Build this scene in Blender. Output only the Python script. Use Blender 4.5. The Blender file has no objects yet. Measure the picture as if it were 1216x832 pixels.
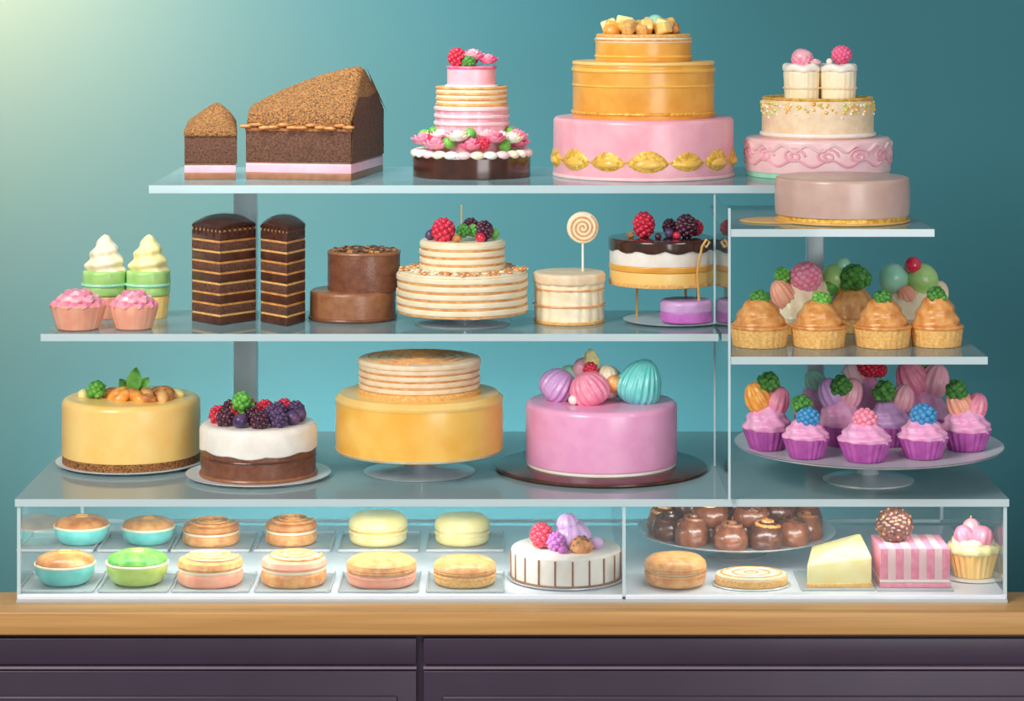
import bpy,bmesh,math,random
from mathutils import Vector, Matrix, noise
random.seed(3)
S=0.00125; FL=3000.0; E=735.0; ZC=0.95
pi=math.pi; cos=math.cos; sin=math.sin
def K(Y): return (FL+Y)/FL
def lin(c):
    r=[]
    for a in c:
        a/=255.0
        r.append(a/12.92 if a<=0.04045 else ((a+0.055)/1.055)**2.4)
    return (r[0],r[1],r[2],1)
_m={}
def M(name,col,col2=None,scale=60,rough=.45,bump=0.0,bscale=None,metal=0,sss=0.0,stretch=None,lo=.35,hi=.65,coat=0):
    if name in _m: return _m[name]
    m=bpy.data.materials.new(name); m.use_nodes=True
    nt=m.node_tree; N=nt.nodes; L=nt.links
    p=N['Principled BSDF']
    p.inputs['Roughness'].default_value=rough
    p.inputs['Metallic'].default_value=metal
    if sss>0:
        coat=.25
        p.inputs['Subsurface Weight'].default_value=sss
        p.inputs['Subsurface Radius'].default_value=(.01,.005,.003)
        p.inputs['Subsurface Scale'].default_value=1
    if coat:
        p.inputs['Coat Weight'].default_value=coat; p.inputs['Coat Roughness'].default_value=.16
    tc=N.new('ShaderNodeTexCoord'); src=tc.outputs['Object']
    if stretch:
        mp=N.new('ShaderNodeMapping'); mp.inputs['Scale'].default_value=stretch
        L.new(src,mp.inputs['Vector']); src=mp.outputs['Vector']
    n=N.new('ShaderNodeTexNoise'); n.inputs['Scale'].default_value=scale; n.inputs['Detail'].default_value=5
    L.new(src,n.inputs['Vector'])
    if col2 is None: col2=tuple(min(255,c*1.07+2) for c in col)
    r=N.new('ShaderNodeValToRGB'); r.color_ramp.elements[0].color=lin(col); r.color_ramp.elements[1].color=lin(col2)
    r.color_ramp.elements[0].position=lo; r.color_ramp.elements[1].position=hi
    L.new(n.outputs['Fac'],r.inputs['Fac']); L.new(r.outputs['Color'],p.inputs['Base Color'])
    if bump>0:
        n2=N.new('ShaderNodeTexNoise'); n2.inputs['Scale'].default_value=bscale or scale*3; n2.inputs['Detail'].default_value=3
        L.new(src,n2.inputs['Vector'])
        b=N.new('ShaderNodeBump'); b.inputs['Strength'].default_value=bump; b.inputs['Distance'].default_value=.003
        L.new(n2.outputs['Fac'],b.inputs['Height']); L.new(b.outputs['Normal'],p.inputs['Normal'])
    _m[name]=m; return m
def glassmat(name,tint,dif,difw,gl=.5):
    m=bpy.data.materials.new(name); m.use_nodes=True
    nt=m.node_tree; N=nt.nodes; L=nt.links
    N.remove(N['Principled BSDF']); out=N['Material Output']
    t=N.new('ShaderNodeBsdfTransparent'); t.inputs['Color'].default_value=lin(tint)
    d=N.new('ShaderNodeBsdfDiffuse'); d.inputs['Color'].default_value=lin(dif)
    g=N.new('ShaderNodeBsdfGlossy'); g.inputs['Roughness'].default_value=.06
    m1=N.new('ShaderNodeMixShader'); m1.inputs[0].default_value=difw
    L.new(t.outputs[0],m1.inputs[1]); L.new(d.outputs[0],m1.inputs[2])
    f=N.new('ShaderNodeFresnel'); f.inputs['IOR'].default_value=1.45
    mu=N.new('ShaderNodeMath'); mu.operation='MULTIPLY'; mu.inputs[1].default_value=gl
    L.new(f.outputs[0],mu.inputs[0])
    m2=N.new('ShaderNodeMixShader'); L.new(mu.outputs[0],m2.inputs[0]); L.new(m1.outputs[0],m2.inputs[1]); L.new(g.outputs[0],m2.inputs[2])
    L.new(m2.outputs[0],out.inputs['Surface'])
    _m[name]=m; return m
_ico={}
def ico(sub):
    if sub not in _ico:
        b=bmesh.new(); bmesh.ops.create_icosphere(b,subdivisions=sub,radius=1)
        b.verts.index_update()
        _ico[sub]=([v.co.copy() for v in b.verts],[[v.index for v in f.verts] for f in b.faces]); b.free()
    return _ico[sub]

class Item:
    def __init__(s,name,x=608,Y=0,z0=0):
        s.name=name; s.x=x; s.Y=Y; s.z0=z0; s.k=K(Y); s.bm=bmesh.new(); s.mats=[]
        s.yb=-20+(E-z0)/s.k; s.T=Matrix.Identity(4)
    def v(s,y): return s.yb-y
    def u(s,x): return x-s.x
    def mi(s,m):
        if m not in s.mats: s.mats.append(m)
        return s.mats.index(m)
    def V(s,co): return s.bm.verts.new(s.T@Vector(co))
    def F(s,vs,i):
        try:
            f=s.bm.faces.new(vs); f.material_index=i
        except ValueError: pass
    def lathe(s,prof,mat,u=0,w=0,seg=56,mod=None,vmod=None,sx=1,sy=1):
        i=s.mi(mat); R=[]
        for r,v in prof:
            if r<1e-4: R.append([s.V((u,w,v))]); continue
            ring=[]
            for j in range(seg):
                th=2*pi*j/seg
                f=mod(th,v) if mod else 1
                dv=vmod(th,r,v) if vmod else 0
                ring.append(s.V((u+r*f*cos(th)*sx,w+r*f*sin(th)*sy,v+dv)))
            R.append(ring)
        for a,b in zip(R,R[1:]):
            if len(a)==1 and len(b)==1: continue
            for j in range(seg):
                j2=(j+1)%seg
                if len(a)==1: s.F([a[0],b[j2],b[j]],i)
                elif len(b)==1: s.F([a[j],a[j2],b[0]],i)
                else: s.F([a[j],a[j2],b[j2],b[j]],i)
    def cyl(s,r,v0,v1,mat,b=3,bb=1,r2=None,u=0,w=0,n=5,steps=1,mod=None,vmod=None,seg=56,bulge=0,sx=1,sy=1):
        r2=r if r2 is None else r2
        p=[(0,v0)]
        for a in range(n+1):
            t=a/n*pi/2; p.append((r-bb+bb*sin(t),v0+bb-bb*cos(t)))
        va,vb=v0+bb,v1-b
        for a in range(1,steps):
            t=a/steps; p.append((r+(r2-r)*t+bulge*sin(pi*t),va+(vb-va)*t))
        for a in range(n+1):
            t=a/n*pi/2; p.append((r2-b+b*cos(t),v1-b+b*sin(t)))
        p.append((0,v1))
        s.lathe(p,mat,u,w,seg,mod,vmod,sx,sy)
    def ring(s,R,v,r,mat,u=0,w=0,seg=56,mod=None,flat=1):
        i=s.mi(mat); G=[]
        for j in range(seg):
            th=2*pi*j/seg; RR=R*(mod(th) if mod else 1); g=[]
            for q in range(8):
                ph=2*pi*q/8; g.append(s.V((u+(RR+r*cos(ph))*cos(th),w+(RR+r*cos(ph))*sin(th),v+r*flat*sin(ph))))
            G.append(g)
        for j in range(seg):
            a=G[j]; b=G[(j+1)%seg]
            for q in range(8): s.F([a[q],b[q],b[(q+1)%8],a[(q+1)%8]],i)
    def ball(s,u,w,v,r,mat,sc=(1,1,1),rot=None,sub=3,amp=0,fr=.2):
        i=s.mi(mat)
        vs,fs=ico(sub)
        R=rot or Matrix.Identity(4)
        mt=s.T@Matrix.Translation((u,w,v))@R@Matrix.Diagonal((r*sc[0],r*sc[1],r*sc[2],1))
        off=Vector((u,v,w)); new=[]
        for c in vs:
            if amp: c=c*(1+amp*noise.noise(c*fr*8+off))
            new.append(s.bm.verts.new(mt@c))
        for f in fs:
            s.bm.faces.new([new[q] for q in f]).material_index=i
    def berry(s,u,w,v,r,mat,tall=1.1,n=34):
        s.ball(u,w,v,r*.85,mat,(1,1,tall),sub=2)
        for q in range(n):
            z=1-2*(q+.5)/n; a=q*2.39996; rr=math.sqrt(1-z*z)
            s.ball(u+r*.8*rr*cos(a),w+r*.8*rr*sin(a),v+r*.8*z*tall,r*.27,mat,sub=2)
    def herb(s,u,w,v,r,mat,n=26):
        for q in range(n):
            z=1-1.5*(q+.5)/n; a=q*2.39996; rr=math.sqrt(max(0,1-z*z))*random.uniform(.7,1)
            s.ball(u+r*.75*rr*cos(a),w+r*.75*rr*sin(a),v+r*.7*z,r*random.uniform(.22,.34),mat,sub=2,amp=.35,fr=.4)
        s.ball(u,w,v-r*.1,r*.62,mat,sub=2)
    def rose(s,u,w,v,r,mat,mat2=None):
        mat2=mat2 or mat
        s.ball(u,w,v+r*.15,r*.36,mat2,(1,1,1.1),sub=2)
        for k_,(n,rr,hh,sz) in enumerate([(3,.26,.16,.36),(5,.48,.02,.4),(7,.68,-.15,.42)]):
            for q in range(n):
                a=2*pi*q/n+k_*.6
                R=Matrix.Rotation(a,4,'Z')@Matrix.Rotation(.45+.2*k_,4,'Y')
                s.ball(u+r*rr*cos(a),w+r*rr*sin(a),v+r*hh,r*sz,(mat if (q+k_)%2 else mat2),(.32,1,1),rot=R,sub=2)
    def leaf(s,u,w,v,l,wd,mat,ang=0,tilt=.9):
        i=s.mi(mat); T=Matrix.Translation((u,w,v))@Matrix.Rotation(ang,4,'Y')
        old=s.T; s.T=old@T; n=8; A=[];B=[];C=[]
        for q in range(n+1):
            t=q/n; ww=wd*sin(pi*min(1,t*.97+.03))**.8*.5
            y=-2*sin(pi*t)
            A.append(s.V((-ww,y-1.5,t*l))); B.append(s.V((0,y+.8,t*l))); C.append(s.V((ww,y-1.5,t*l)))
        for q in range(n):
            s.F([A[q],B[q],B[q+1],A[q+1]],i); s.F([B[q],C[q],C[q+1],B[q+1]],i)
        s.T=old
    def swirl(s,u,w,v0,r,h,mat,lobes=7,twist=.5,tiers=3,amp=.1,la=.05,pw=.6,rot=None,n=30,seg=48):
        old=s.T
        s.T=old@Matrix.Translation((u,w,v0))@(rot or Matrix.Identity(4))
        p=[(0,0),(r*.8,0)]
        for q in range(n):
            t=q/n; base=min(1,.88+t*1.2)
            p.append((max(.3,r*base*(1-t)**pw),h*t+.3))
        p.append((0,h))
        s.lathe(p,mat,seg=seg,mod=lambda th,v:1+amp*cos(2*pi*tiers*v/h-th)+la*cos(lobes*th+twist*2*pi*v/h*2))
        s.T=old
    def shell(s,u,w,v,r,h,mat,lobes=13,rot=None,tw=.09,taper=.35,amp=.05):
        old=s.T; s.T=old@Matrix.Translation((u,w,v))@(rot or Matrix.Identity(4))
        n=20; p=[(0,-h/2)]
        for q in range(1,n):
            t=-1+2*q/n; p.append((r*math.sqrt(max(0,1-abs(t)**2.3))*(1+taper*.3-taper*(q/n))+.2,h/2*t))
        p.append((0,h/2))
        s.lathe(p,mat,seg=lobes*8,mod=lambda th,z:1+amp*cos(lobes*th+z*tw)*(1-abs(2*z/h)**6))
        s.T=old
    def tube(s,pts,r,mat,seg=8):
        i=s.mi(mat); pts=[Vector(p) for p in pts]; G=[]
        up=Vector((0.3,1,.2)).normalized()
        for j,p in enumerate(pts):
            d=(pts[min(j+1,len(pts)-1)]-pts[max(j-1,0)]).normalized()
            a=d.cross(up)
            if a.length<.05: a=d.cross(Vector((1,0,0)))
            a.normalize(); b=d.cross(a).normalized()
            rr=r(j/(len(pts)-1)) if callable(r) else r
            G.append([s.V(p+a*rr*cos(2*pi*q/seg)+b*rr*sin(2*pi*q/seg)) for q in range(seg)])
        for a,b in zip(G,G[1:]):
            for q in range(seg): s.F([a[q],a[(q+1)%seg],b[(q+1)%seg],b[q]],i)
        s.F(G[0],i); s.F(G[-1],i)
    def surftube(s,R,tv,r,mat,u=0,w=0):
        s.tube([(u+R*sin(t),w-R*cos(t),v) for t,v in tv],r,mat,seg=6)
    def box(s,u0,u1,w0,w1,v0,v1,mat,b=0,rot=None):
        i=s.mi(mat)
        tmp=bmesh.new()
        bmesh.ops.create_cube(tmp,size=1,matrix=Matrix.Translation(((u0+u1)/2,(w0+w1)/2,(v0+v1)/2))@Matrix.Diagonal((u1-u0,w1-w0,v1-v0,1)))
        if b: bmesh.ops.bevel(tmp,geom=tmp.edges[:],offset=b,segments=3,profile=.5,affect='EDGES')
        s.merge(tmp,i,rot)
    def merge(s,tmp,i,rot=None):
        mp={}
        for x in tmp.verts: mp[x]=s.V((rot@x.co) if rot else x.co)
        for f in tmp.faces: s.F([mp[x] for x in f.verts],i)
        tmp.free()
    def pt(s,x,y,Y):
        k=K(Y)
        return Vector((((x-608)*k-(s.x-608)*s.k)/s.k,(Y-s.Y)/s.k,(E-(y+20)*k-s.z0)/s.k))
    def hull(s,pts,mat,b=0):
        i=s.mi(mat); tmp=bmesh.new()
        for p in pts: tmp.verts.new(p)
        g=bmesh.ops.convex_hull(tmp,input=tmp.verts[:])
        junk=[e for e in g['geom_interior'] if isinstance(e,bmesh.types.BMVert)]
        if junk: bmesh.ops.delete(tmp,geom=junk,context='VERTS')
        bmesh.ops.dissolve_limit(tmp,angle_limit=.03,verts=tmp.verts[:],edges=tmp.edges[:])
        if b: bmesh.ops.bevel(tmp,geom=tmp.edges[:],offset=b,segments=3,profile=.5,affect='EDGES')
        s.merge(tmp,i)
    def layers(s,r,v0,v1,n,ma,mb,u=0,w=0,ratio=.5,j=1.0,b=1.2,seg=56):
        h=(v1-v0)/n
        for q in range(n):
            a=v0+q*h; ph=random.uniform(0,6)
            f=lambda th,v,ph=ph:1+.006*sin(5*th+ph)+.004*sin(11*th+2*ph)
            s.cyl(r-j,a,a+h*ratio+.3,ma,b=.8,bb=.6,u=u,w=w,mod=f,seg=seg)
            s.cyl(r,a+h*ratio,a+h,mb,b=min(b,h*.2),bb=min(b,h*.2),u=u,w=w,mod=f,seg=seg)
    def done(s,ang=38):
        bm=s.bm; k=s.k*S
        for x in bm.verts: x.co*=k
        bmesh.ops.recalc_face_normals(bm,faces=bm.faces[:])
        for f in bm.faces: f.smooth=True
        la=math.radians(ang)
        for e in bm.edges:
            if len(e.link_faces)==2 and e.calc_face_angle(0)>la: e.smooth=False
        me=bpy.data.meshes.new(s.name); bm.to_mesh(me); bm.free()
        for m in s.mats: me.materials.append(m)
        o=bpy.data.objects.new(s.name,me)
        o.location=((s.x-608)*s.k*S,s.Y*S,ZC+s.z0*S)
        bpy.context.scene.collection.objects.link(o); return o
RX=lambda a:Matrix.Rotation(a,4,'X')
RY=lambda a:Matrix.Rotation(a,4,'Y')

# ---------------- materials
chocD=M('chocolate_dark',(66,36,26),(92,52,38),80,.3,.15,coat=.3)
choc=M('chocolate',(108,62,42),(128,78,54),90,.38,.25,coat=.2)
chocM=M('chocolate_milk',(140,88,58),(158,104,70),90,.38,.2,coat=.2)
chocSp=M('chocolate_sponge',(76,44,32),(118,74,52),260,.8,.7,500)
crumb=M('crumb_topping',(88,50,26),(184,124,64),330,.75,1,420)
gloss=M('chocolate_glaze',(58,30,22),(74,40,28),40,.15,coat=.5)
bunA=M('bun_chocolate',(112,62,40),(140,82,54),90,.25,.15,coat=.5)
bunB=M('bun_dark_chocolate',(78,42,30),(104,58,40),90,.25,.15,coat=.5)
cream=M('cream',(246,226,188),(250,236,206),50,.42,.15,200,sss=.1)
white=M('white_icing',(240,230,218),(248,242,232),50,.38,.1,200,sss=.1)
pink=M('pink_icing',(242,168,182),(247,182,194),40,.33,sss=.1)
pinkP=M('pale_pink_icing',(244,196,200),(248,208,208),40,.35,sss=.1)
orchid=M('orchid_icing',(236,160,202),(243,174,211),30,.28,sss=.1)
hot=M('hot_pink',(226,86,130),(240,120,156),90,.4)
rosy=M('rose_pink',(240,128,158),(246,160,182),90,.4,coat=.2)
peach=M('peach',(246,160,132),(250,180,150),50,.4,sss=.1)
lilac=M('lilac_icing',(200,152,208),(216,174,222),50,.4,sss=.1)
pinkf=M('pink_frosting',(238,158,204),(248,184,218),60,.4,sss=.1)
purple=M('purple_paper',(156,66,146),(178,86,164),60,.55)
violet=M('violet_icing',(186,98,186),(200,118,198),60,.4)
gold=M('gold_icing',(226,154,54),(240,176,76),25,.3,coat=.2)
goldD=M('gold_leaf',(212,152,40),(250,208,98),160,.35,.5,240,metal=.15)
yel=M('custard_icing',(254,200,110),(255,214,132),20,.33,sss=.1)
yel2=M('honey_icing',(248,182,72),(253,200,98),20,.28,sss=.1)
paleY=M('butter_cream',(246,228,152),(250,238,176),40,.4,sss=.1)
sponge=M('sponge',(226,164,84),(244,198,124),220,.8,.5,400)
caramel=M('caramel',(210,134,66),(240,176,104),70,.32,.2,coat=.25)
tan=M('toasted_crust',(218,142,78),(240,182,114),80,.42,.4,180,coat=.25)
tanD=M('browned_crust',(190,110,50),(228,158,90),60,.4,.5,160,coat=.3)
buff=M('buff_cream',(232,204,166),(244,222,188),60,.45,.2)
mauve=M('mauve_icing',(196,160,148),(206,174,160),30,.35,sss=.1)
teal=M('teal_icing',(98,204,198),(126,218,212),50,.3,sss=.1)
mint=M('mint_icing',(150,216,184),(170,228,198),50,.35,sss=.1)
blue=M('blue_icing',(54,130,186),(80,160,206),90,.35)
green=M('pistachio_icing',(156,202,112),(178,218,138),50,.35,sss=.1)
greenL=M('lime_icing',(176,206,84),(196,220,110),50,.3,coat=.3)
herb=M('herb_leaf',(44,112,46),(96,160,66),150,.5,.3)
leafm=M('mint_leaf',(74,156,60),(130,196,80),70,.4)
rasp=M('raspberry',(200,30,58),(226,56,84),120,.22,coat=.3)
black=M('blackberry',(58,26,44),(100,42,66),90,.22,coat=.3)
blueb=M('blueberry',(62,44,84),(104,74,114),60,.35)
nut=M('nut',(172,98,46),(220,150,84),120,.45,.4)
orange=M('orange_slice',(236,144,50),(250,182,92),90,.3)
silver=M('silver',(204,212,216),(222,228,232),20,.2,metal=.35)
steel=M('brushed_steel',(176,190,198),(200,212,218),20,.4,metal=.1,stretch=(1,1,.05))
plate=M('porcelain',(222,226,230),(232,236,238),20,.18)
board=M('walnut_board',(66,34,24),(94,54,38),30,.25,.1,coat=.3)
stick=M('gold_stick',(214,166,90),(226,182,110),30,.35)
wood=M('counter_wood',(172,122,66),(208,160,98),10,.4,.1,60,stretch=(.2,7,7),lo=.25,hi=.75)
cab=M('cabinet_paint',(54,40,58),(59,44,63),8,.4)
cabL=M('cabinet_trim',(124,106,124),(132,112,130),8,.35)
wallm=M('teal_wall_paint',(46,106,115),(47,108,117),1,.8)
floorm=M('floor_tile',(110,100,98),(130,120,116),6,.5)
glassT=glassmat('shelf_glass',(232,247,249),(198,232,238),.36,1)
glassC=glassmat('case_top_glass',(234,248,250),(206,238,244),.46,1)
glassE=glassmat('glass_edge',(224,242,244),(222,242,246),.72,1)
glassP=glassmat('pane_glass',(250,254,254),(226,242,246),.05,.9)
trayw=M('case_tray',(216,220,228),(224,228,234),10,.2)
dish=glassmat('glass_dish',(242,249,250),(244,250,252),.42,.9)

# ---------------- room
def slab(name,x0,x1,y0,y1,z0,z1,mat,edge=None):
    it=Item(name,608,0,0); 
    it.box(x0,x1,y0,y1,z0,z1,mat)
    if edge:
        ei=it.mi(edge)
        for f in it.bm.faces:
            f.normal_update()
            if abs(f.normal.z)<.5: f.material_index=ei
    return it
slab('wall_back',-2400,2400,900,930,-760,1500,wallm).done()
slab('floor',-2400,2400,-3600,900,-780,-760,floorm).done()
c=Item('counter'); 
c.box(-1400,1400,-45,54,-28,0,wood,b=3)
c.box(-1400,1400,-30,54,-700,-28,cab)
c.box(-560,560,54,420,-700,0,cab)
c.box(-1400,1400,-20,54,-760,-700,cab)
for a,b in [(-1400,-815),(-810,-112),(-104,690),(698,1390)]:
    c.box(a,b,-37,-29,-64,-33,cab,b=1.5)
    c.box(a,b,-39,-29,-69,-66.5,cabL,b=.5)
    c.box(a,b,-37,-29,-690,-71,cab,b=1.5)
    c.box(a+22,b-22,-40,-29,-670,-100,cab,b=3)
c.done()

# ---------------- display case
CX=590; ZT=123
it=slab('glass_display_case',-CX,CX,-2,450,ZT-9,ZT,glassC,glassE)
it.box(-CX+2,CX-2,0,385,0,9,trayw,b=2)
def pane(it,pts,mat):
    it.F([it.V(p) for p in pts],it.mi(mat))
zb=9; zt=ZT-9
pane(it,[(-CX+4,3,zb),(CX-4,3,zb),(CX-4,3,zt),(-CX+4,3,zt)],glassP)
pane(it,[(-CX+4,446,0),(CX-4,446,0),(CX-4,446,zt),(-CX+4,446,zt)],glassP)
for sx in (-1,1):
    pane(it,[(sx*(CX-4),3,zb),(sx*(CX-4),446,0),(sx*(CX-4),446,zt),(sx*(CX-4),3,zt)],glassP)
    it.box(sx*(CX-4)-2,sx*(CX-4)+2,1,6,0,zt,glassE)
    it.box(sx*(CX-4)-2,sx*(CX-4)+2,443,448,0,zt,glassE)
xd=(741-608)
pane(it,[(xd,3,zb),(xd,384,zb),(xd,384,zt),(xd,3,zt)],glassP)
it.box(xd-2,xd+2,0,5,2,zt,glassE)
it.box(-CX+2,CX-2,-3,3,0,4,dish); it.box(-CX+2,CX-2,443,448,0,4,glassE)
it.done()

# ---------------- shelves & posts
slab('glass_shelf',-460,480,200,520,469,479,glassT,glassE).done()
slab('glass_shelf',-582,255,120,345,293,302,glassT,glassE).done()
slab('glass_shelf',259,500,-10,310,435,444,glassT,glassE).done()
slab('glass_shelf',259,563,-10,310,284,293,glassT,glassE).done()
it=Item('glass_divider'); 
pane(it,[(257,-10,ZT),(257,205,ZT),(257,205,468.8),(257,-10,468.8)],glassP)
it.box(255.8,258.6,-11,-8,ZT,468.8,glassE); it.box(255.8,258.6,203,206,ZT,468.8,glassE)
it.done()
it=Item('shelf_post'); X=(292-608)*K(358)
it.box(X-15,X+15,345.5,372,ZT,468.9,steel,b=2); it.box(X-26,X+26,340,378,ZT,ZT+4,steel,b=1); it.done()
it=Item('shelf_post'); X=(968-608)*K(290)
for a,b in [(ZT,284),(293,435),(444,468.9)]: it.box(X-11,X+11,284,304,a,b,steel,b=2)
it.box(X-22,X+22,276,309,ZT,ZT+4,steel,b=1)
it.done()

# ================= TOP SHELF  Z=479
ZS=479.1
it=Item('chocolate_cake_slice',250,330,ZS)
def q(x,h,Y): return it.pt(x,-20+(E-ZS-h*K(290))/K(Y),Y)
def blk(ya,yb_,mat,x0=219,x1=280,b=.8):
    it.hull([q(x0,ya,290),q(x1,ya,290),q(x0,yb_,290),q(x1,yb_,290),q(x0+4,ya,380),q(x1,ya,380),q(x0+4,yb_,380),q(x1,yb_,380)],mat,b=b)
blk(0,8,chocM);blk(8,17,pink); blk(17,19,choc); blk(19,52,chocSp,b=1.2)
it.hull([q(218,51,288),q(281,51,288),q(218,58,288),q(270,60,288),q(282,56,292),q(223,52,380),q(280,52,380),q(223,66,380),q(238,78,350),q(254,89,350),q(262,88,350),q(274,78,350),q(281,66,370),q(256,87,380),q(230,68,320)],crumb,b=2)
it.hull([q(273,19,289),q(281.5,19,290),q(281.5,55,290),q(280,66,350),q(281.5,19,379),q(281.5,60,379)],chocSp,b=.8)
it.done()
it=Item('chocolate_cake_wedge',372,345,ZS)
def q(x,h,Y): return it.pt(x,-20+(E-ZS-h*K(345))/K(Y),Y)
A=(292,300);Bf=(417,270);C=(455,440);D=(300,440)
def lay(h0,h1,mat,b=.8,ins=0):
    pts=[]
    for (x,Y) in (A,Bf,C,D):
        dx=ins if x<350 else -ins
        pts+= [q(x+dx,h0,Y+abs(ins)),q(x+dx,h1,Y+abs(ins))]
    it.hull(pts,mat,b=b)
lay(0,8,chocM);lay(8,19,pink);lay(19,21,choc,ins=.5);lay(21,57,chocSp)
lay(56,61,nut,b=1,ins=-1)
it.hull([q(293,61,300),q(416,61,270),q(455,61,440),q(300,61,440),q(294,74,300),q(297,84,325),q(312,92,345),q(335,103,350),q(360,113,355),q(385,122,355),q(408,128,352),q(426,132,350),q(433,129,356),q(447,102,400),q(455,78,440),q(417,72,272),q(300,80,440),q(350,84,290)],crumb,b=2.5)
it.hull([q(418,21,268),q(456,21,441),q(456,76,441),q(448,98,404),q(432,124,358),q(419,68,270),q(416,21,275),q(454,21,442),q(454,76,442)],chocSp,b=1)
for n_ in range(12):
    t=n_/11; it.ball(*(q(292+t*122,62+2*sin(n_*2),298-t*30)),4,nut,(1.9,.8,.6),sub=2)
it.done()
# flower tier cake
it=Item('flower_tiered_cake',560,360,ZS); v=it.v
it.cyl(70,0,v(182),gloss,b=3)
it.cyl(67,v(186),v(178),white,b=3,mod=lambda th,z:1+.03*sin(13*th))
for n_ in range(26):
    a=2*pi*n_/26; it.ball(64*cos(a),64*sin(a),v(181),7,[white,pinkP,cream][n_%3],(1.3,1.3,.8),sub=2)
it.cyl(43,v(180),v(126),pink,b=3,mod=lambda th,z:1+.02*sin(16*th+z))
it.layers(43,v(128),v(102),4,cream,tan)
it.layers(45,v(152),v(126),3,pink,pinkP,j=2)
it.cyl(29,v(104),v(78),pink,b=3); it.ring(29,v(102),3,white,flat=.7); it.ring(28,v(80),2,hot)
for n_ in range(24):
    a=2*pi*n_/24; R=55+4*sin(n_*3)
    x,w_=R*cos(a),R*sin(a); vv=v(172)+(n_%3)*4; t=n_%5
    if t in(0,3): it.rose(x,w_,vv+4,15,[hot,rosy][n_%2],rosy)
    elif t==1: it.ball(x,w_,vv+2,8,leafm,sub=2,amp=.2)
    elif t==2: it.rose(x,w_,vv+6,14,cream,white)
    else: it.berry(x,w_,vv+1,8,rasp,n=20)
for n_ in range(14):
    a=2*pi*n_/14+.2
    if n_%3==1: it.ball(46*cos(a),46*sin(a),v(156),7,[yel2,leafm,herb][n_%3],sub=2,amp=.2)
    else: it.rose(46*cos(a),46*sin(a),v(157)+3*sin(n_*2),12,[white,hot,cream,pinkP][n_%4])
it.berry(-17,-8,v(68),11,rasp,n=40); it.herb(-3,-16,v(74),9,herb); it.rose(2,-4,v(65),14,rosy,pink); it.rose(20,-6,v(70),12,hot,rosy); it.berry(0,14,v(68),9,rasp)
it.rose(-10,12,v(72),11,pink)
it.done()
# gold & pink tiered
it=Item('gold_tiered_cake',764,375,ZS); v=it.v
it.cyl(107,2,v(138),pink,b=5); it.cyl(108,0,4,pinkP,b=1.5)
it.cyl(84,v(139),v(75),gold,b=2.5); it.ring(84,v(82),1.6,yel2,flat=1.5); it.ring(84,v(100),1.2,yel2); it.ring(84.6,v(132),1.8,goldD)
it.cyl(84.5,v(76),v(72),yel,b=1.5)
it.cyl(57,v(72),v(47),gold,b=2); it.ring(57,v(66),1.5,yel2); it.cyl(57.5,v(50),v(44),cream,b=2); it.ring(57.5,v(47),1.2,tan)
it.cyl(56,v(44),v(40),sponge,b=1.5)
N_=14
def medal(a,hw,h,dr,mat,cz,drop=0):
    # pointed almond plaque hugging the cake side
    i=it.mi(mat); G=[]
    n=16
    for j in range(n+1):
        t=-1+2*j/n; th=a+t*hw; hh=h*max(.03,(1-t*t))**.8; row=[]
        for q_ in range(7):
            s_=-1+2*q_/6; R=106.6+dr*math.sqrt(max(0,1-s_*s_))*(1-t*t)**.5
            row.append(it.V((R*sin(th),-R*cos(th),cz+s_*hh*(.62 if s_<0 else 1)-drop*0)))
        G.append(row)
    for x,y in zip(G,G[1:]):
        for q_ in range(6): it.F([x[q_],y[q_],y[q_+1],x[q_+1]],i)
for n_ in range(N_):
    a=2*pi*n_/N_
    big=1.08 if n_%2==0 else .95
    medal(a,.21*big,15*big,3.4,goldD,v(188))
    medal(a,.15*big,8*big,5.5,yel2,v(189))
it.surftube(107.3,[(2*pi*j/140,v(186)) for j in range(141)],1.2,goldD)
for n_ in range(20):
    a=n_*2.4; R=12+32*((n_*7)%10)/10
    it.box(-9,9,-7,7,-6,7,[yel2,paleY,yel,sponge][n_%4],b=2.5,rot=Matrix.Translation((R*cos(a),R*sin(a),v(37)+3+(n_%3)*2))@Matrix.Rotation(a,4,'Z')@RY(.5*sin(n_*3)))
it.box(-10,10,-6,6,-9,9,paleY,b=2.5,rot=Matrix.Translation((-23,-5,v(28)))@RY(.2))
it.box(-9,9,-6,6,-7,7,yel,b=2,rot=Matrix.Translation((-6,0,v(32)))@RY(-.3))
it.ball(14,-4,v(28),11,mint); it.ball(34,-8,v(34),9,nut,(1,1,.9),amp=.2); it.ball(-38,-16,v(36),9,orange,(1.2,1,.8),amp=.1); it.ball(2,-26,v(36),7,orange,amp=.1)
it.berry(-14,-24,v(35),7,goldD,n=18)
it.done()
# pastel tiered cake
it=Item('pastel_tiered_cake',971,375,ZS); v=it.v
it.cyl(85,0,9,mint,b=1.5); it.cyl(86,6,v(162),pinkP,b=4)
for n_ in range(14):
    a0=2*pi*n_/14
    pts=[]
    for j in range(26):
        t=j/25; ph=t*3.4*pi; rr=9*(1-t)+1.5
        pts.append((a0+(rr*cos(ph)*1.3)/86,v(180)+rr*sin(ph)*.9))
    it.surftube(86,pts,1.8,pink)
it.surftube(86,[(2*pi*j/200,v(171)+3.5*sin(2*pi*j/200*18)) for j in range(201)],2.2,pinkP)
it.surftube(86,[(2*pi*j/200,v(188)+4*sin(2*pi*j/200*13+1)) for j in range(201)],1.8,pink)
it.cyl(66,v(162),v(117),buff,b=4); it.ring(66.5,v(158),2.5,white)
for n_ in range(280):
    a=random.uniform(0,2*pi); h=v(117)-3-abs(random.gauss(0,7))
    it.ball(66*cos(a),66*sin(a),h,random.uniform(1,2.6),[goldD,yel2,greenL,white][n_%4],sub=1)
it.ring(63,v(116),3,goldD,mod=lambda th:1+.01*sin(30*th),flat=.6)
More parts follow.
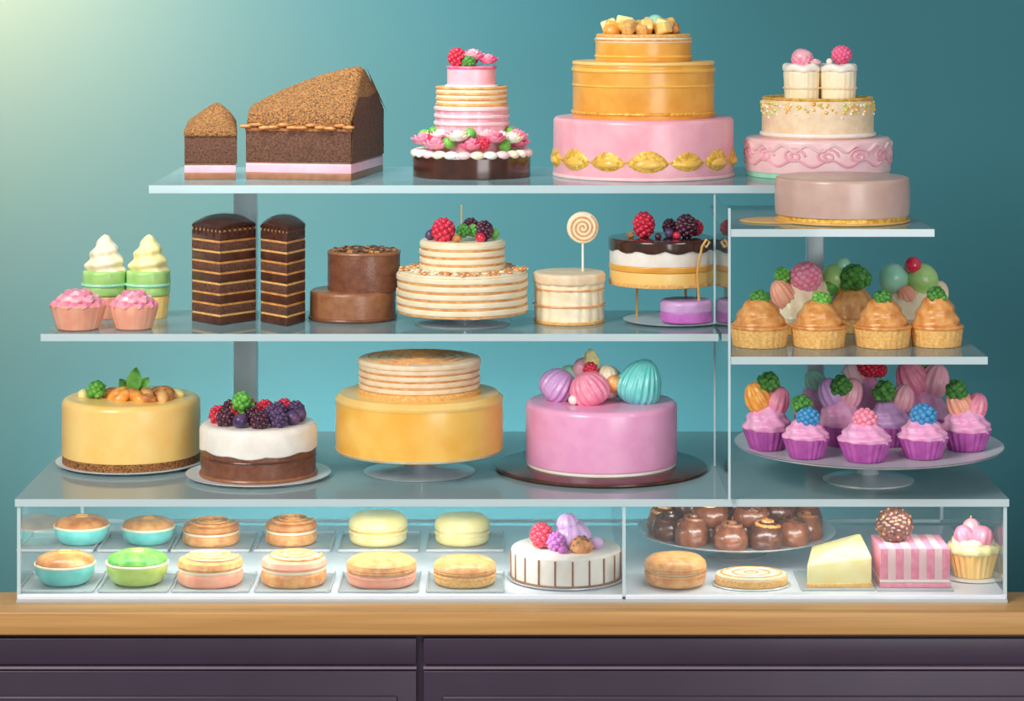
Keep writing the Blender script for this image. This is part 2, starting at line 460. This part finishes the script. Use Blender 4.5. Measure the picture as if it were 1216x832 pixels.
for ux,w_,tp in((-19,0,76),(24,-4,76),(2,26,82)):
    it.cyl(20,v(117),v(tp+8),cream,b=3,u=ux,w=w_,r2=21.5,mod=lambda th,z:1+.012*cos(18*th),seg=108)
    it.cyl(22.5,v(tp+9),v(tp),white,b=4,bb=3,u=ux,w=w_,mod=lambda th,z:1+.02*sin(7*th),vmod=lambda th,r,z:(1.2*sin(5*th) if r>8 else 0))
    it.ring(21.5,v(104),1.2,buff,u=ux,w=w_)
it.berry(-18,0,v(70),13,rosy,tall=.85,n=60); it.ball(-18,0,v(68),13,pink,(1,1,.8),amp=.15)
it.berry(28,-4,v(65),12,hot,tall=.9,n=50); it.ball(14,0,v(73),4,white); it.rose(-4,-12,v(73),7,pinkP)
it.done()
# mauve cake
it=Item('mauve_cake',1000,100,444.1); v=it.v
it.cyl(76,0,11,goldD,b=2); it.cyl(79,8,v(209),mauve,b=4,bulge=1,steps=3); it.cyl(80,.2,3,stick,b=1)
it.lathe([(0,0),(46,0),(47,.8),(46,1.6),(0,1.6)],stick,u=-76,w=-10,sy=.8)
it.done()

# ================= MID SHELF Z=302
ZS=302.1
def bowlcup(x,Y,w,ytop,mat,name='frosted_tart'):
    it=Item(name,x,Y,ZS); v=it.v; h=v(ytop); r=w/2
    it.lathe([(0,0),(r*.66,0),(r*.74,1.5),(r*.9,h*.35),(r*1.0,h*.62),(r*.97,h*.66),(0,h*.66)],mat,mod=lambda th,z:1+.02*cos(22*th))
    for tt,(rr,hh) in enumerate([(.98,.62),(.78,.76),(.5,.88)]):
        it.lathe([(0,h*hh-3),(r*rr*.92,h*hh-3),(r*rr,h*hh),(r*rr*.9,h*hh+h*.1),(0,h*hh+h*.14)],[rosy,pink,rosy][tt],mod=lambda th,z,q=tt:1+.07*cos((11-2*q)*th+q),vmod=lambda th,r_,z,q=tt:(1.5*sin((11-2*q)*th)) if r_>3 else 0)
    it.done()
bowlcup(93,165,66,344,peach); bowlcup(159,168,58,345,peach)
for x,rr in((124,26),(176,26)):
    it=Item('pistachio_dessert',x,275,ZS); v=it.v
    it.cyl(22,0,v(350),yel if x>150 else peach,b=2,r2=25,mod=lambda th,z:1+.02*cos(20*th))
    it.cyl(26,v(350),v(337),green,b=4,bb=3); it.cyl(rr,v(338),v(320),green,b=4,bb=3,mod=lambda th,z:1+.01*sin(9*th))
    it.ring(25.5,v(337),2,mint)
    it.swirl(1,0,v(322),25,44,cream if x<150 else paleY,lobes=7,tiers=3,amp=.1,la=.04,pw=.62)
    it.done()
def tallslice(x0,xc,x1,ytop,Y):
    it=Item('layered_chocolate_slice',xc,Y,ZS); v=it.v
    a0=x0-xc; a1=x1-xc
    H=v(ytop)-12
    def poly(sc=0):
        return [(0-0,-28-sc),(a1+sc,18),(a1*.8,50),(a0*.8,50),(a0-sc,14)]
    n=9; h=H/n
    for k_ in range(n):
        pts=[Vector((p[0],p[1],z)) for p in poly() for z in(k_*h,k_*h+h-2.4)]
        it.hull(pts,chocSp if k_%2 else chocD,b=.8)
        pts=[Vector((p[0],p[1],z)) for p in poly(-1.0) for z in(k_*h+h-3,k_*h+h+.2)]
        it.hull(pts,caramel if k_%3 else sponge,b=.3)
    cx=(a0+a1)/2; hw=(a1-a0)/2
    top=[Vector((p[0],p[1],H)) for p in poly(.6)]+[Vector((p[0]*.98,p[1],H+5)) for p in poly(.6)]
    for t in range(9):
        th=pi*t/8
        for (w_,f,hh) in((2,.72,8),(20,.84,11),(44,.7,10)):
            top.append(Vector((cx+hw*f*cos(th),w_,H+5+hh*sin(th))))
    it.hull(top,gloss,b=1)
    for k_ in range(7):
        t=(k_+.5)/7; it.tube([(a1*t*.98,-28+46*t-.6,H+3),(a1*t*.98,-28+46*t-.9,H-2-6*abs(sin(k_*2.3)))],1.6,gloss)
        it.tube([(a0*t*.98,-28+42*t-.6,H+3),(a0*t*.98,-28+42*t-.9,H-2-6*abs(sin(k_*1.7)))],1.6,gloss)
    it.done()
tallslice(226,264,302,259,225); tallslice(308,343,361,260,215)
it=Item('chocolate_tiered_cake',419,262,ZS); v=it.v
it.cyl(51,0,v(343),chocM,b=4); it.ring(51,3,2,choc)
it.cyl(43,v(344),v(299),choc,b=2,u=13,w=2); it.ring(42,v(299),2,chocM,u=13,w=2); it.cyl(41,v(299),v(297),crumb,b=1,u=13,w=2)
for n_ in range(70):
    a=n_*2.4; R=38*math.sqrt(n_/70); it.box(-3,3,-1.5,1.5,-1.2,1.2,[chocD,choc,nut][n_%3],b=.4,rot=Matrix.Translation((13+R*cos(a),2+R*sin(a),v(296)))@Matrix.Rotation(a*3,4,'Z'))
it.done()
it=Item('layered_cream_cake',549,220,ZS); v=it.v
it.lathe([(0,0),(56,0),(57,1.5),(50,3),(24,4.5),(14,7),(14,10.5),(60,11.5),(72,13),(72,14.2),(0,14)],silver)
it.layers(78,14,v(323),5,tan,cream,ratio=.3,j=1.2)
it.cyl(76,v(323),v(320),cream,b=1.5)
for n_ in range(150):
    a=random.uniform(0,2*pi); R=random.uniform(53,76); it.ball(R*cos(a),R*sin(a),v(319)+random.uniform(0,1.5),2.6,[nut,tan,caramel,cream][n_%4],(1.4,1,.7),sub=1)
it.layers(51,v(321),v(286),4,tan,cream,ratio=.3,j=1); it.cyl(49,v(286),v(284),cream,b=1)
it.berry(-22,-18,v(272),14,rasp,n=44); it.herb(2,-20,v(273),10,herb); it.herb(14,-12,v(274),9,leafm); it.berry(26,-16,v(272),11,black,n=40); it.berry(10,8,v(270),10,black); it.ball(-38,-10,v(278),6,blueb); it.ball(38,-8,v(277),6,leafm,amp=.2); it.ball(22,-30,v(279),6,rasp); it.ball(-6,-34,v(280),5,nut); it.ball(-36,5,v(277),5,blueb)
it.tube([(-1,0,v(284)),(-1,0,v(243))],1,stick)
it.done()
it=Item('pleated_cream_cake',676,235,ZS); v=it.v
it.cyl(40,0,v(328),cream,b=5,mod=lambda th,z:1+.035*abs(cos(9*th))+.01*sin(z*.35+3*th),steps=14,seg=108,bb=2)
it.cyl(43,v(336),v(322),buff,b=4,bb=4,mod=lambda th,z:1+.01*sin(7*th)); it.ring(41,v(360),1.3,tan,mod=lambda th:1+.03*abs(cos(9*th))); it.ring(41,v(341),1.2,tan); it.cyl(42,0,4,sponge,b=1)
it.tube([(16,0,v(323)),(16,0,v(285))],1.4,white)
it.T=Matrix.Translation((16,0,v(270)))@RX(pi/2)
it.cyl(19,-3,3,cream,b=2.5,bb=2.5)
for zz in (3,-3): it.tube([( (1+16*t/60)*cos(t*.33),(1+16*t/60)*sin(t*.33),zz) for t in range(61)],1.1,tan,seg=6)
it.T=Matrix.Identity(4); it.done()
it=Item('raised_berry_cake',786,255,ZS); v=it.v
it.lathe([(0,0),(42,0),(60,2.5),(61,3.5),(42,1.5),(0,1.5)],plate,u=14,w=-20)
zz=v(336)
for x,w_ in((-29,10),(30,26),(42,-6)): it.tube([(x,w_,1),(x,w_,zz+1)],1.5,stick)
it.cyl(62,zz,v(318),yel,b=1.5); it.cyl(63,zz,v(331),sponge,b=1.5); it.cyl(63,v(318),v(311),gold,b=1.5)
it.cyl(62,v(312),v(290),white,b=3,bb=2,mod=lambda th,z:1+.008*sin(9*th))
it.cyl(63.5,v(292),v(281),gloss,b=3,bb=.5,vmod=lambda th,r,z:(-4*abs(sin(6*th))) if (z<v(290) and r>60) else 0)
it.berry(-22,-10,v(266),13,rasp,n=44,tall=1.25); it.berry(28,-14,v(267),13,black,n=44); it.berry(40,-4,v(270),9,rasp); it.ball(8,-18,v(275),6,blueb); it.ball(16,-26,v(277),5,rasp); it.ball(-6,-26,v(278),4,black); it.herb(-38,-16,v(278),5,nut,n=10); it.berry(10,10,v(270),9,black)
it.done()
it=Item('violet_macaron_cake',815,215,ZS+3); v=it.v
it.cyl(31,0,v(366),violet,b=4,bb=3); it.cyl(29.5,v(374),v(369),cream,b=1); it.cyl(31,v(369),v(355),lilac,b=5,bb=2)
it.tube([(14,-14,v(357)),(12,-16,v(320)),(17,-24,v(290)),(22,-24,v(282)),(26,-22,v(285)),(22,-22,v(291)),(18,-22,v(287))],1.6,stick)
it.done()

# ================= RIGHT MID SHELF Z=293
ZS=293.1
def spongecup(x,Y,w,yt,top):
    it=Item('caramel_cupcake',x,Y,ZS); v=it.v; r=w/2
    it.cyl(r*.92,0,v(387),sponge,b=1.5,r2=r,mod=lambda th,z:1+.012*cos(26*th),seg=104)
    it.ring(r*.95,v(387),3,caramel,flat=.9)
    it.swirl(0,0,v(391),r*.97,v(yt)+18-v(391),caramel,lobes=9,la=.015,twist=.8,tiers=3,amp=.045,pw=.4)
    it.herb(0 if top!='l' else 3,-3,v(yt)+14,13.5,herb if top!='l' else leafm)
    it.done()
spongecup(902,84,69,370,'h'); spongecup(972,80,65,372,'l'); spongecup(1048,80,67,370,'h'); spongecup(1112,86,62,366,'h')
def cone(x,Y,w,yt,m,tops,name='cream_cone_pastry'):
    it=Item(name,x,Y,ZS); v=it.v; r=w/2
    it.cyl(r*.9,0,16,sponge,b=2); it.swirl(0,0,14,r,v(yt)-14,m,lobes=10,twist=.3,tiers=1.5,amp=.04,la=.05,pw=.4)
    for k_,u,w_,y,s_,mt in tops:
        if k_=='h': it.herb(u,w_,v(y),s_,mt)
        elif k_=='b': it.ball(u,w_,v(y),s_,mt,amp=.04)
        elif k_=='r': it.berry(u,w_,v(y),s_,mt,tall=.9,n=60)
        elif k_=='f': it.rose(u,w_,v(y),s_,mt)
        elif k_=='s': it.shell(u,w_,v(y),s_,s_*2.6,mt,rot=RY(-.45 if u<0 else .35))
    it.done()
cone(948,205,74,330,cream,[('h',-20,-10,327,12,leafm),('s',-20,-14,348,15,peach),('r',8,-12,327,19,rosy),('s',24,0,350,14,cream)])
cone(1011,215,64,336,tan,[('b',-20,0,330,17,green),('b',-10,0,315,10,mint),('h',3,-14,330,20,herb),('b',-26,-8,340,10,leafm)])
cone(1082,210,84,338,cream,[('b',-21,-4,330,18,mint),('b',12,-8,331,19,green),('b',0,-14,313,10,rasp),('s',30,-4,350,14,buff),('h',34,0,352,10,herb),('s',-6,-16,352,13,peach)])

# ================= cupcake stand on base
it=Item('cupcake_stand',1031,110,ZT+.1)
it.lathe([(0,0),(53,0),(54,2),(44,5),(14,9),(9,16),(9,28),(18,34),(60,36),(140,39),(158,43.5),(159,45),(140,41.5),(0,41)],silver,seg=80)
it.lathe([(0,41),(139,41.2),(157,45),(158,45.4),(139,42),(0,42)],plate,seg=80); it.done()
ZP=ZT+42*K(110)+.8
def cupcake(x,Y,w,hf,frost,tops):
    it=Item('cupcake',x,Y,ZP); r=w/2
    it.cyl(r*.7,0,23,purple,b=.5,bb=.5,r2=r*.98,mod=lambda th,z:1+.03*cos(22*th),seg=132)
    it.swirl(0,0,21,r*1.04,hf,frost,lobes=9,twist=.6,tiers=3,amp=.05,la=.05,pw=.45)
    b=21+hf
    for k_,u,w_,dv,s_,mt in tops:
        if k_=='h': it.herb(u,w_,b+dv,s_,mt)
        elif k_=='b': it.ball(u,w_,b+dv,s_,mt,amp=.1)
        elif k_=='r': it.berry(u,w_,b+dv,s_,mt,tall=.9,n=40)
        elif k_=='f': it.rose(u,w_,b+dv,s_,mt)
        elif k_=='s': it.shell(u,w_,b+dv,s_*.95,s_*2.2,mt,lobes=11,rot=RY(.4 if u>0 else -.4))
    it.done()
cupcake(1027,10,64,27,pinkf,[('r',0,-2,0,15,rosy)])
cupcake(957,30,56,26,pinkf,[('r',2,-5,0,14,blue),('h',-4,6,13,14,herb)])
cupcake(1096,28,60,28,pinkf,[('r',0,-3,0,16,blue)])
cupcake(911,86,58,36,pinkf,[('s',-12,-2,4,17,orange),('s',12,-2,0,16,rosy),('h',1,-4,20,15,herb)])
cupcake(1147,80,60,32,pinkf,[('s',-8,0,2,17,peach),('s',12,0,-2,15,rosy),('h',-12,-6,16,15,herb)])
cupcake(998,112,54,40,pinkf,[('s',-11,0,0,17,lilac),('s',11,0,0,17,pink),('h',0,-10,8,15,herb)])
cupcake(1056,110,54,34,lilac,[('h',-6,-10,8,16,herb),('s',15,0,0,16,pink)])
cupcake(1030,180,54,50,pinkf,[('r',0,-6,10,13,rasp),('s',-17,0,-2,15,pinkP),('r',13,-4,6,10,rasp)])
cupcake(1096,170,58,50,pinkf,[('s',-14,-4,-2,21,rosy),('s',12,-4,-5,20,pink),('h',-2,4,12,9,leafm)])
cupcake(968,178,50,40,pinkf,[('s',0,0,2,14,mint)])

# ================= BASE TOP cakes Z=123
ZS=ZT+.1
it=Item('custard_cake',156,222,ZS); v=it.v
it.lathe([(0,0),(60,0),(88,3.5),(89,4.8),(60,2),(0,2)],plate,w=0)
it.cyl(81,2,16,crumb,b=2); it.cyl(81.5,13,v(470),yel,b=8)
for n_,(x,w_,r,mt) in enumerate([(-14,-20,9,orange),(-2,-8,10,orange),(6,-28,10,nut),(-24,-5,8,nut),(22,-24,9,tan),(36,-12,9,nut),(46,-20,9,nut),(54,-4,7,paleY),(30,2,8,orange),(14,-38,8,orange),(-6,-36,8,orange),(42,-34,8,tan),(26,-42,7,nut)]):
    it.ball(x,w_,v(470)+r*.5,r*1.15,mt,(1.3,.8,.75),rot=Matrix.Rotation(n_*1.3,4,'Z')@RY(-.6+.25*(n_%5)),amp=.08)
it.leaf(3,-12,v(466),33,18,leafm,.15); it.leaf(6,-10,v(466),26,15,leafm,.7); it.leaf(0,-8,v(466),22,13,herb,-.6)
it.herb(-39,-14,v(462),13,leafm); it.ball(-56,-4,v(468),7,paleY)
it.done()
it=Item('chocolate_berry_cake',307,140,ZS); v=it.v
it.lathe([(0,0),(60,0),(85,3.5),(86,4.8),(60,2),(0,2)],plate)
it.cyl(68,2,v(522),choc,b=2); it.ring(68,5,2.5,chocM); it.ring(68,v(538),1.2,chocD)
it.cyl(69.5,v(530),v(500),white,b=8,bb=2,vmod=lambda th,r,z:(-2.5*abs(sin(5*th+.4))-1.5*sin(3*th)) if (z<v(525) and r>60) else 0,mod=lambda th,z:1+.006*sin(6*th))
bl=[black,blueb,rasp,black,rasp]
for n_ in range(13):
    a=2*pi*n_/13; R=48
    x,w_=R*cos(a),R*sin(a)
    if n_%3: it.berry(x,w_,v(499)+8,11,bl[n_%5],n=30)
    else: it.ball(x,w_,v(499)+7,9,blueb)
for n_ in range(6):
    a=2*pi*n_/6+.3; it.berry(24*cos(a),24*sin(a),v(499)+10,10.5,bl[(n_+1)%5],n=30)
it.herb(-18,-20,v(475),14,leafm); it.leaf(-18,-22,v(488),24,14,leafm,.1); it.leaf(-14,-22,v(488),20,10,herb,.6)
it.done()
it=Item('honey_cake_on_stand',498,165,ZS); v=it.v
it.lathe([(0,0),(64,0),(66,1.5),(58,3.5),(22,7),(12,11),(11,18),(24,22),(80,24),(99,28.5),(100,30),(82,26.5),(0,26)],silver,seg=72)
zb_=26.5
it.cyl(99,zb_+0.5,v(466),yel2,b=9,bb=2,steps=4,bulge=.8)
it.lathe([(0,v(474)),(99.6,v(474)),(100,v(471)),(94,v(465)),(0,v(464))],yel)
it.cyl(73,v(466),v(459),sponge,b=2)
it.layers(72,v(460),v(430),4,tan,buff,ratio=.28,j=1.4)
it.cyl(73,v(430),v(424),buff,b=3)
it.tube([((5+60*t/110)*cos(t*.27),(5+60*t/110)*sin(t*.27),v(424)) for t in range(111)],1.6,tan,seg=6)
it.done()
it=Item('orchid_cake',714,190,ZS); v=it.v
it.lathe([(0,0),(120,0),(125,2),(125,4),(122,5.5),(0,5.5)],board,seg=80)
it.cyl(89,5.5,12,white,b=2); it.cyl(90,9,v(475),orchid,b=7,bb=2)
tz=v(475)
def mering(u,w,v_,r,h,mat,rot=None,lobes=15,taper=.25):
    it.shell(u,w,v_,r,h,mat,lobes=lobes,rot=rot,taper=taper,amp=.045,tw=.16)
mering(-51,0,tz+17,22,42,lilac,RY(.75),17); mering(-36,14,tz+21,17,38,mint,RY(-.3),13)
mering(-15,-24,tz+17,24,42,rosy,RY(-.35),17)
it.ball(-20,6,tz+36,14,pink,amp=.08); it.swirl(-12,4,tz+40,12,20,paleY,lobes=7,tiers=2,amp=.06,la=.05,pw=.45); it.berry(-13,-14,tz+38,9,rasp); mering(6,-6,tz+30,13,26,cream,RY(.3),10); it.ball(14,-14,tz+22,11,tan,amp=.1)
mering(9,6,tz+20,18,40,pinkP,None,12)
mering(46,-12,tz+23,28,58,teal,RY(.4),20,.55)
it.ball(24,8,tz+16,14,mint,amp=.1); it.ball(-34,-34,tz+6,6,white)
it.done()

# ================= IN CASE
ZI=9.1
for x0,x1 in [(30,118),(124,205),(210,300),(307,395),(405,498),(508,598)]:
    for Ya,Yb in((8,104),(222,330)):
        Ym=(Ya+Yb)/2
        t=Item('glass_tray',(x0+x1)/2,Ym,ZI); w_=(x1-x0)/2; d=(Yb-Ya)/2/t.k
        t.box(-w_,w_,-d,d,0,1.6,dish,b=.6)
        for a in(-1,1):
            t.box(a*w_-1,a*w_+1,-d,d,1,4,dish,b=.5); t.box(-w_,w_,a*d-1,a*d+1,1,4,dish,b=.5)
        t.done()
ZM=ZI+2.2
def mac(x,Y,w,yt,base,top,name,fill=cream,kind=0):
    it=Item(name,x,Y,ZM); v=it.v; r=w/2; H=v(yt)
    if kind==0:
        it.lathe([(0,0),(r*.62,0),(r*.8,H*.08),(r*.96,H*.35),(r,H*.58),(r*.97,H*.64),(0,H*.64)],base)
        it.ring(r*.97,H*.64,1.6,fill)
        it.lathe([(0,H*.62),(r*.9,H*.63),(r*.96,H*.7),(r*.88,H*.84),(r*.6,H*.96),(r*.3,H),(0,H)],top,mod=lambda th,z:1+.02*sin(9*th))
        for q in range(4): it.tube([((r*.2+r*.16*q)*cos(t),(r*.2+r*.16*q)*sin(t)*.9,H*(1.0-.03*q*q)) for t in [j*.5 for j in range(13)]],1.1,sponge if top!=leafm else greenL,seg=5)
    elif kind==1:
        it.cyl(r*.98,0,H*.5,base,b=H*.16,bb=H*.18,mod=lambda th,z:1+.01*sin(8*th))
        it.cyl(r*.95,H*.46,H*.58,fill,b=1,bb=1)
        it.lathe([(0,H*.54),(r*.94,H*.55),(r,H*.66),(r*.94,H*.82),(r*.7,H*.94),(0,H)],top)
        it.tube([((2+r*.8*t/60)*cos(t*.32),(2+r*.8*t/60)*sin(t*.32),H*(1.0-.09*(t/60)**2)) for t in range(61)],1.5,base,seg=6)
    else:
        it.cyl(r*.97,0,H*.38,base,b=2,bb=H*.2); it.ring(r*.94,H*.38,2.2,base,mod=lambda th:1+.02*sin(30*th))
        it.cyl(r*.9,H*.34,H*.58,fill,b=1.5,bb=1.5)
        it.ring(r*.94,H*.56,2.2,top,mod=lambda th:1+.02*sin(30*th)); it.lathe([(0,H*.52),(r*.94,H*.53),(r,H*.64),(r*.96,H*.8),(r*.8,H*.94),(r*.5,H),(0,H)],top)
    it.done()
YF,YK=52,272
mac(97,YK,66,612,teal,tanD,'custard_tart'); mac(176,YK,64,614,teal,tan,'custard_tart')
mac(77,YF,72,655,teal,tanD,'custard_tart'); mac(163,YF,74,653,greenL,leafm,'custard_tart')
mac(251,YK,69,617,tan,tanD,'cream_bun',kind=1); mac(346,YK,62,614,tan,tanD,'cream_bun',kind=1)
mac(250,YF,79,657,peach,tan,'cream_bun',kind=1); mac(349,YF,79,656,tan,peach,'cream_bun',kind=1)
mac(449,YK,70,608,paleY,paleY,'macaron',kind=2,fill=yel); mac(549,YK,66,610,paleY,paleY,'macaron',kind=2)
mac(453,YF,84,659,peach,tan,'macaron',kind=2); mac(552,YF,75,662,sponge,tan,'macaron',kind=2)
mac(802,YF-2,74,658,tan,tan,'macaron',kind=2,fill=cream)
it=Item('striped_vanilla_cake',672,86,ZI); v=it.v
it.lathe([(0,0),(66,0),(70,2),(70,3.4),(64,2.4),(0,2.4)],silver)
it.cyl(65,2.4,v(648),white,b=4)
for n_ in range(20):
    a=2*pi*n_/20+.1; it.surftube(65.2,[(a,3),(a,v(652))],1.2,chocM)
it.ring(65.2,3.5,1.4,chocM)
it.berry(-29,-12,v(633),14,rasp,n=44); it.berry(-12,-24,v(638),11,violet)
it.shell(8,-6,v(633),22,34,lilac,lobes=10,amp=.05); it.shell(2,-8,v(618),13,22,lilac,lobes=8,amp=.06)
it.ball(18,-30,v(642),13,nut,(1.1,1,.8),amp=.25); it.berry(18,-30,v(642),12,crumb,n=30); it.ball(-4,-38,v(645),6,purple); it.ball(36,-14,v(642),8,lilac)
it.done()
Yt=212
it=Item('serving_tray',874,Yt,ZI); HT=25
it.lathe([(0,0),(34,0),(36,2),(10,5),(9,HT-5),(40,HT-2),(100,HT-1),(117,HT+4),(118,HT+5.5),(100,HT+1),(0,HT+1)],silver,seg=72); it.done()
it=Item('chocolate_buns',874,Yt,ZI+(HT+1.2)*K(Yt)); 
def bun(x,w_,z,r,h,m1,m2,rot):
    it.T=Matrix.Translation((x,w_,z))@rot
    it.lathe([(0,0),(r*.86,0),(r,h*.18),(r*.98,h*.5),(r*.8,h*.8),(r*.45,h*.97),(0,h)],m1,seg=36,mod=lambda th,v:1+.03*cos(8*th+v*.1))
    it.tube([((1+r*.75*t/30)*cos(t*.42+x),(1+r*.75*t/30)*sin(t*.42+x),h*(1.03-.28*(t/30)**2)) for t in range(31)],2.6,m2,seg=6)
    it.T=Matrix.Identity(4)
ps=[]
for ring_,n_,off,z_ in((86,13,.13,0),(46,7,.4,0),(0,1,0,0),(54,8,.2,23),(20,3,.5,27)):
    for j in range(n_):
        a=2*pi*j/n_+off+random.uniform(-.08,.08); rr=ring_+random.uniform(-4,4) if z_ else ring_; ps.append((rr*cos(a),rr*sin(a),z_+(random.uniform(-2,2) if z_ else 0),a))
for j,(x,w_,z_,a) in enumerate(ps):
    tl=random.uniform(-.3,.3) if z_ else 0
    bun(x,w_,z_,random.uniform(19,22.5),random.uniform(28,33) if z_==0 else 26,[bunA,bunB,bunA][j%3],[chocM,bunB,caramel,chocM][(j*3)%4],Matrix.Rotation(a,4,'Z')@RY(tl))
it.done()
it=Item('oval_biscuit',892,52,ZI); v=it.v
it.lathe([(0,0),(45,0),(47,1),(46,2),(0,2)],silver,sy=.8)
it.cyl(43,2,11,sponge,b=2,bb=2,sy=.8); it.cyl(42,9,14,buff,b=2,sy=.8,mod=lambda th,z:1+.01*sin(14*th))
for j in range(5): it.tube([((8+7*j)*cos(t*.3),(8+7*j)*sin(t*.3)*.78,14.3) for t in range(22)],1,[tan,white][j%2],seg=5)
it.done()
it=Item('butter_cake_block',993,62,ZI); v=it.v
it.box(-46,40,-44,54,0,2,dish,b=.6)
T=Matrix.Rotation(.06,4,'Z')
it.hull([T@Vector(p) for p in [(-41,-34,2),(36,-34,2),(-41,-34,30),(36,-34,38),(-22,42,2),(38,42,2),(-22,42,34),(38,42,50)]],paleY,b=3)
it.hull([T@Vector(p) for p in [(-42,-35,2),(37,-35,2),(-42,-35,7),(37,-35,7),(-23,43,2),(39,43,2),(-23,43,7),(39,43,7)]],sponge,b=1)
it.done()
it=Item('pink_striped_cake',1081,62,ZI); v=it.v
it.box(-46,44,-46,50,0,2,dish,b=.6)
xs=[-41+82*j/9 for j in range(10)]
for j in range(9): it.box(xs[j],xs[j+1]+.05,-36-(j%2)*.6,40,12,48+(j%2)*.6,[rosy,pinkP][j%2],b=.5)
it.box(-41,41,-36,40,2,8,rosy,b=1); it.box(-41,41,-36,40,8,12,white,b=1)
it.berry(-18,6,67,21,chocD,tall=.95,n=90)
for q_ in range(44):
    z=1-2*(q_+.5)/44; a=q_*2.39996+1; rr=math.sqrt(1-z*z); it.ball(-18+21*rr*cos(a),6+21*rr*sin(a),67+20*z,2.2,[nut,chocM,crumb][q_%3],sub=1)
it.done()
it=Item('lemon_cupcake',1155,90,ZI); v=it.v
it.lathe([(0,0),(34,0),(37,1.5),(0,2)],plate)
it.cyl(22,2,v(652),yel,b=1,r2=29,mod=lambda th,z:1+.035*cos(22*th),seg=132)
it.cyl(31,v(656),v(644),paleY,b=6,bb=5,mod=lambda th,z:1+.03*cos(12*th),seg=96)
it.cyl(25,v(646),v(637),cream,b=5,bb=3,mod=lambda th,z:1+.04*cos(9*th+1),seg=72)
it.shell(-12,-8,v(633),12,24,rosy,lobes=8,rot=RY(-.4)); it.shell(10,-12,v(633),13,24,rosy,lobes=8,rot=RY(.4)); it.shell(-1,2,v(628),12,26,pink,lobes=8)
it.tube([(-4,0,v(628)),(-2,0,v(612))],1,sponge); it.done()

# ---------------- lights
def area(name,loc,tgt,size,power,col,sy=None,spread=None):
    l=bpy.data.lights.new(name,'AREA'); l.size=size; l.energy=power; l.color=col
    if sy: l.shape='RECTANGLE'; l.size_y=sy
    if spread: l.spread=math.radians(spread)
    o=bpy.data.objects.new(name,l); o.location=loc
    o.rotation_euler=(Vector(tgt)-Vector(loc)).to_track_quat('-Z','Y').to_euler()
    bpy.context.scene.collection.objects.link(o); return o
def spot(name,loc,tgt,power,col,ang,blend=1,rad=.2):
    l=bpy.data.lights.new(name,'SPOT'); l.energy=power; l.color=col; l.spot_size=math.radians(ang); l.spot_blend=blend; l.shadow_soft_size=rad
    o=bpy.data.objects.new(name,l); o.location=loc
    o.rotation_euler=(Vector(tgt)-Vector(loc)).to_track_quat('-Z','Y').to_euler()
    bpy.context.scene.collection.objects.link(o); return o
area('softbox_key',(-2.6,-3.4,3.9),(0,.2,1.3),1.9,200,(1,.95,.88))
area('softbox_fill',(1.6,-3.4,1.7),(0,.15,1.15),1.6,46,(1,.98,.96))
area('added_case_fill',(-.34,.03,ZC+.132),(-.34,.35,ZC-.05),.75,1.7,(1,.97,.92),sy=.02)  # pair of invented strip lights, added to brighten the dark case interior
area('added_case_fill',(.45,.03,ZC+.132),(.45,.35,ZC-.05),.5,.75,(1,.97,.92),sy=.02)
spot('wall_glow_lamp',(-1.25,.6,2.3),(-1.05,1.125,1.85),450,(1,.28,.13),105)
spot('wall_wash_lamp',(-.6,-.3,2.9),(-.38,1.125,1.5),190,(.85,1,1),58)
area('added_wall_fill',(-.1,.8,.72),(-.1,1.125,1.25),1.1,10,(.9,1,1),sy=.06)  # unseen fill light added behind the counter to lift the lower wall
w=bpy.data.worlds.new('World'); bpy.context.scene.world=w; w.use_nodes=True
w.node_tree.nodes['Background'].inputs[0].default_value=(.85,.92,1,1); w.node_tree.nodes['Background'].inputs[1].default_value=.36
# ---------------- camera
cam=bpy.data.cameras.new('camera'); co=bpy.data.objects.new('camera',cam)
co.location=(0,-FL*S,ZC+E*S); co.rotation_euler=(pi/2,0,0)
cam.sensor_width=36; cam.lens=36*FL/1216; cam.shift_y=-436/1216
cam.clip_end=50
bpy.context.scene.collection.objects.link(co); bpy.context.scene.camera=co
bpy.context.scene.view_settings.view_transform='Standard'
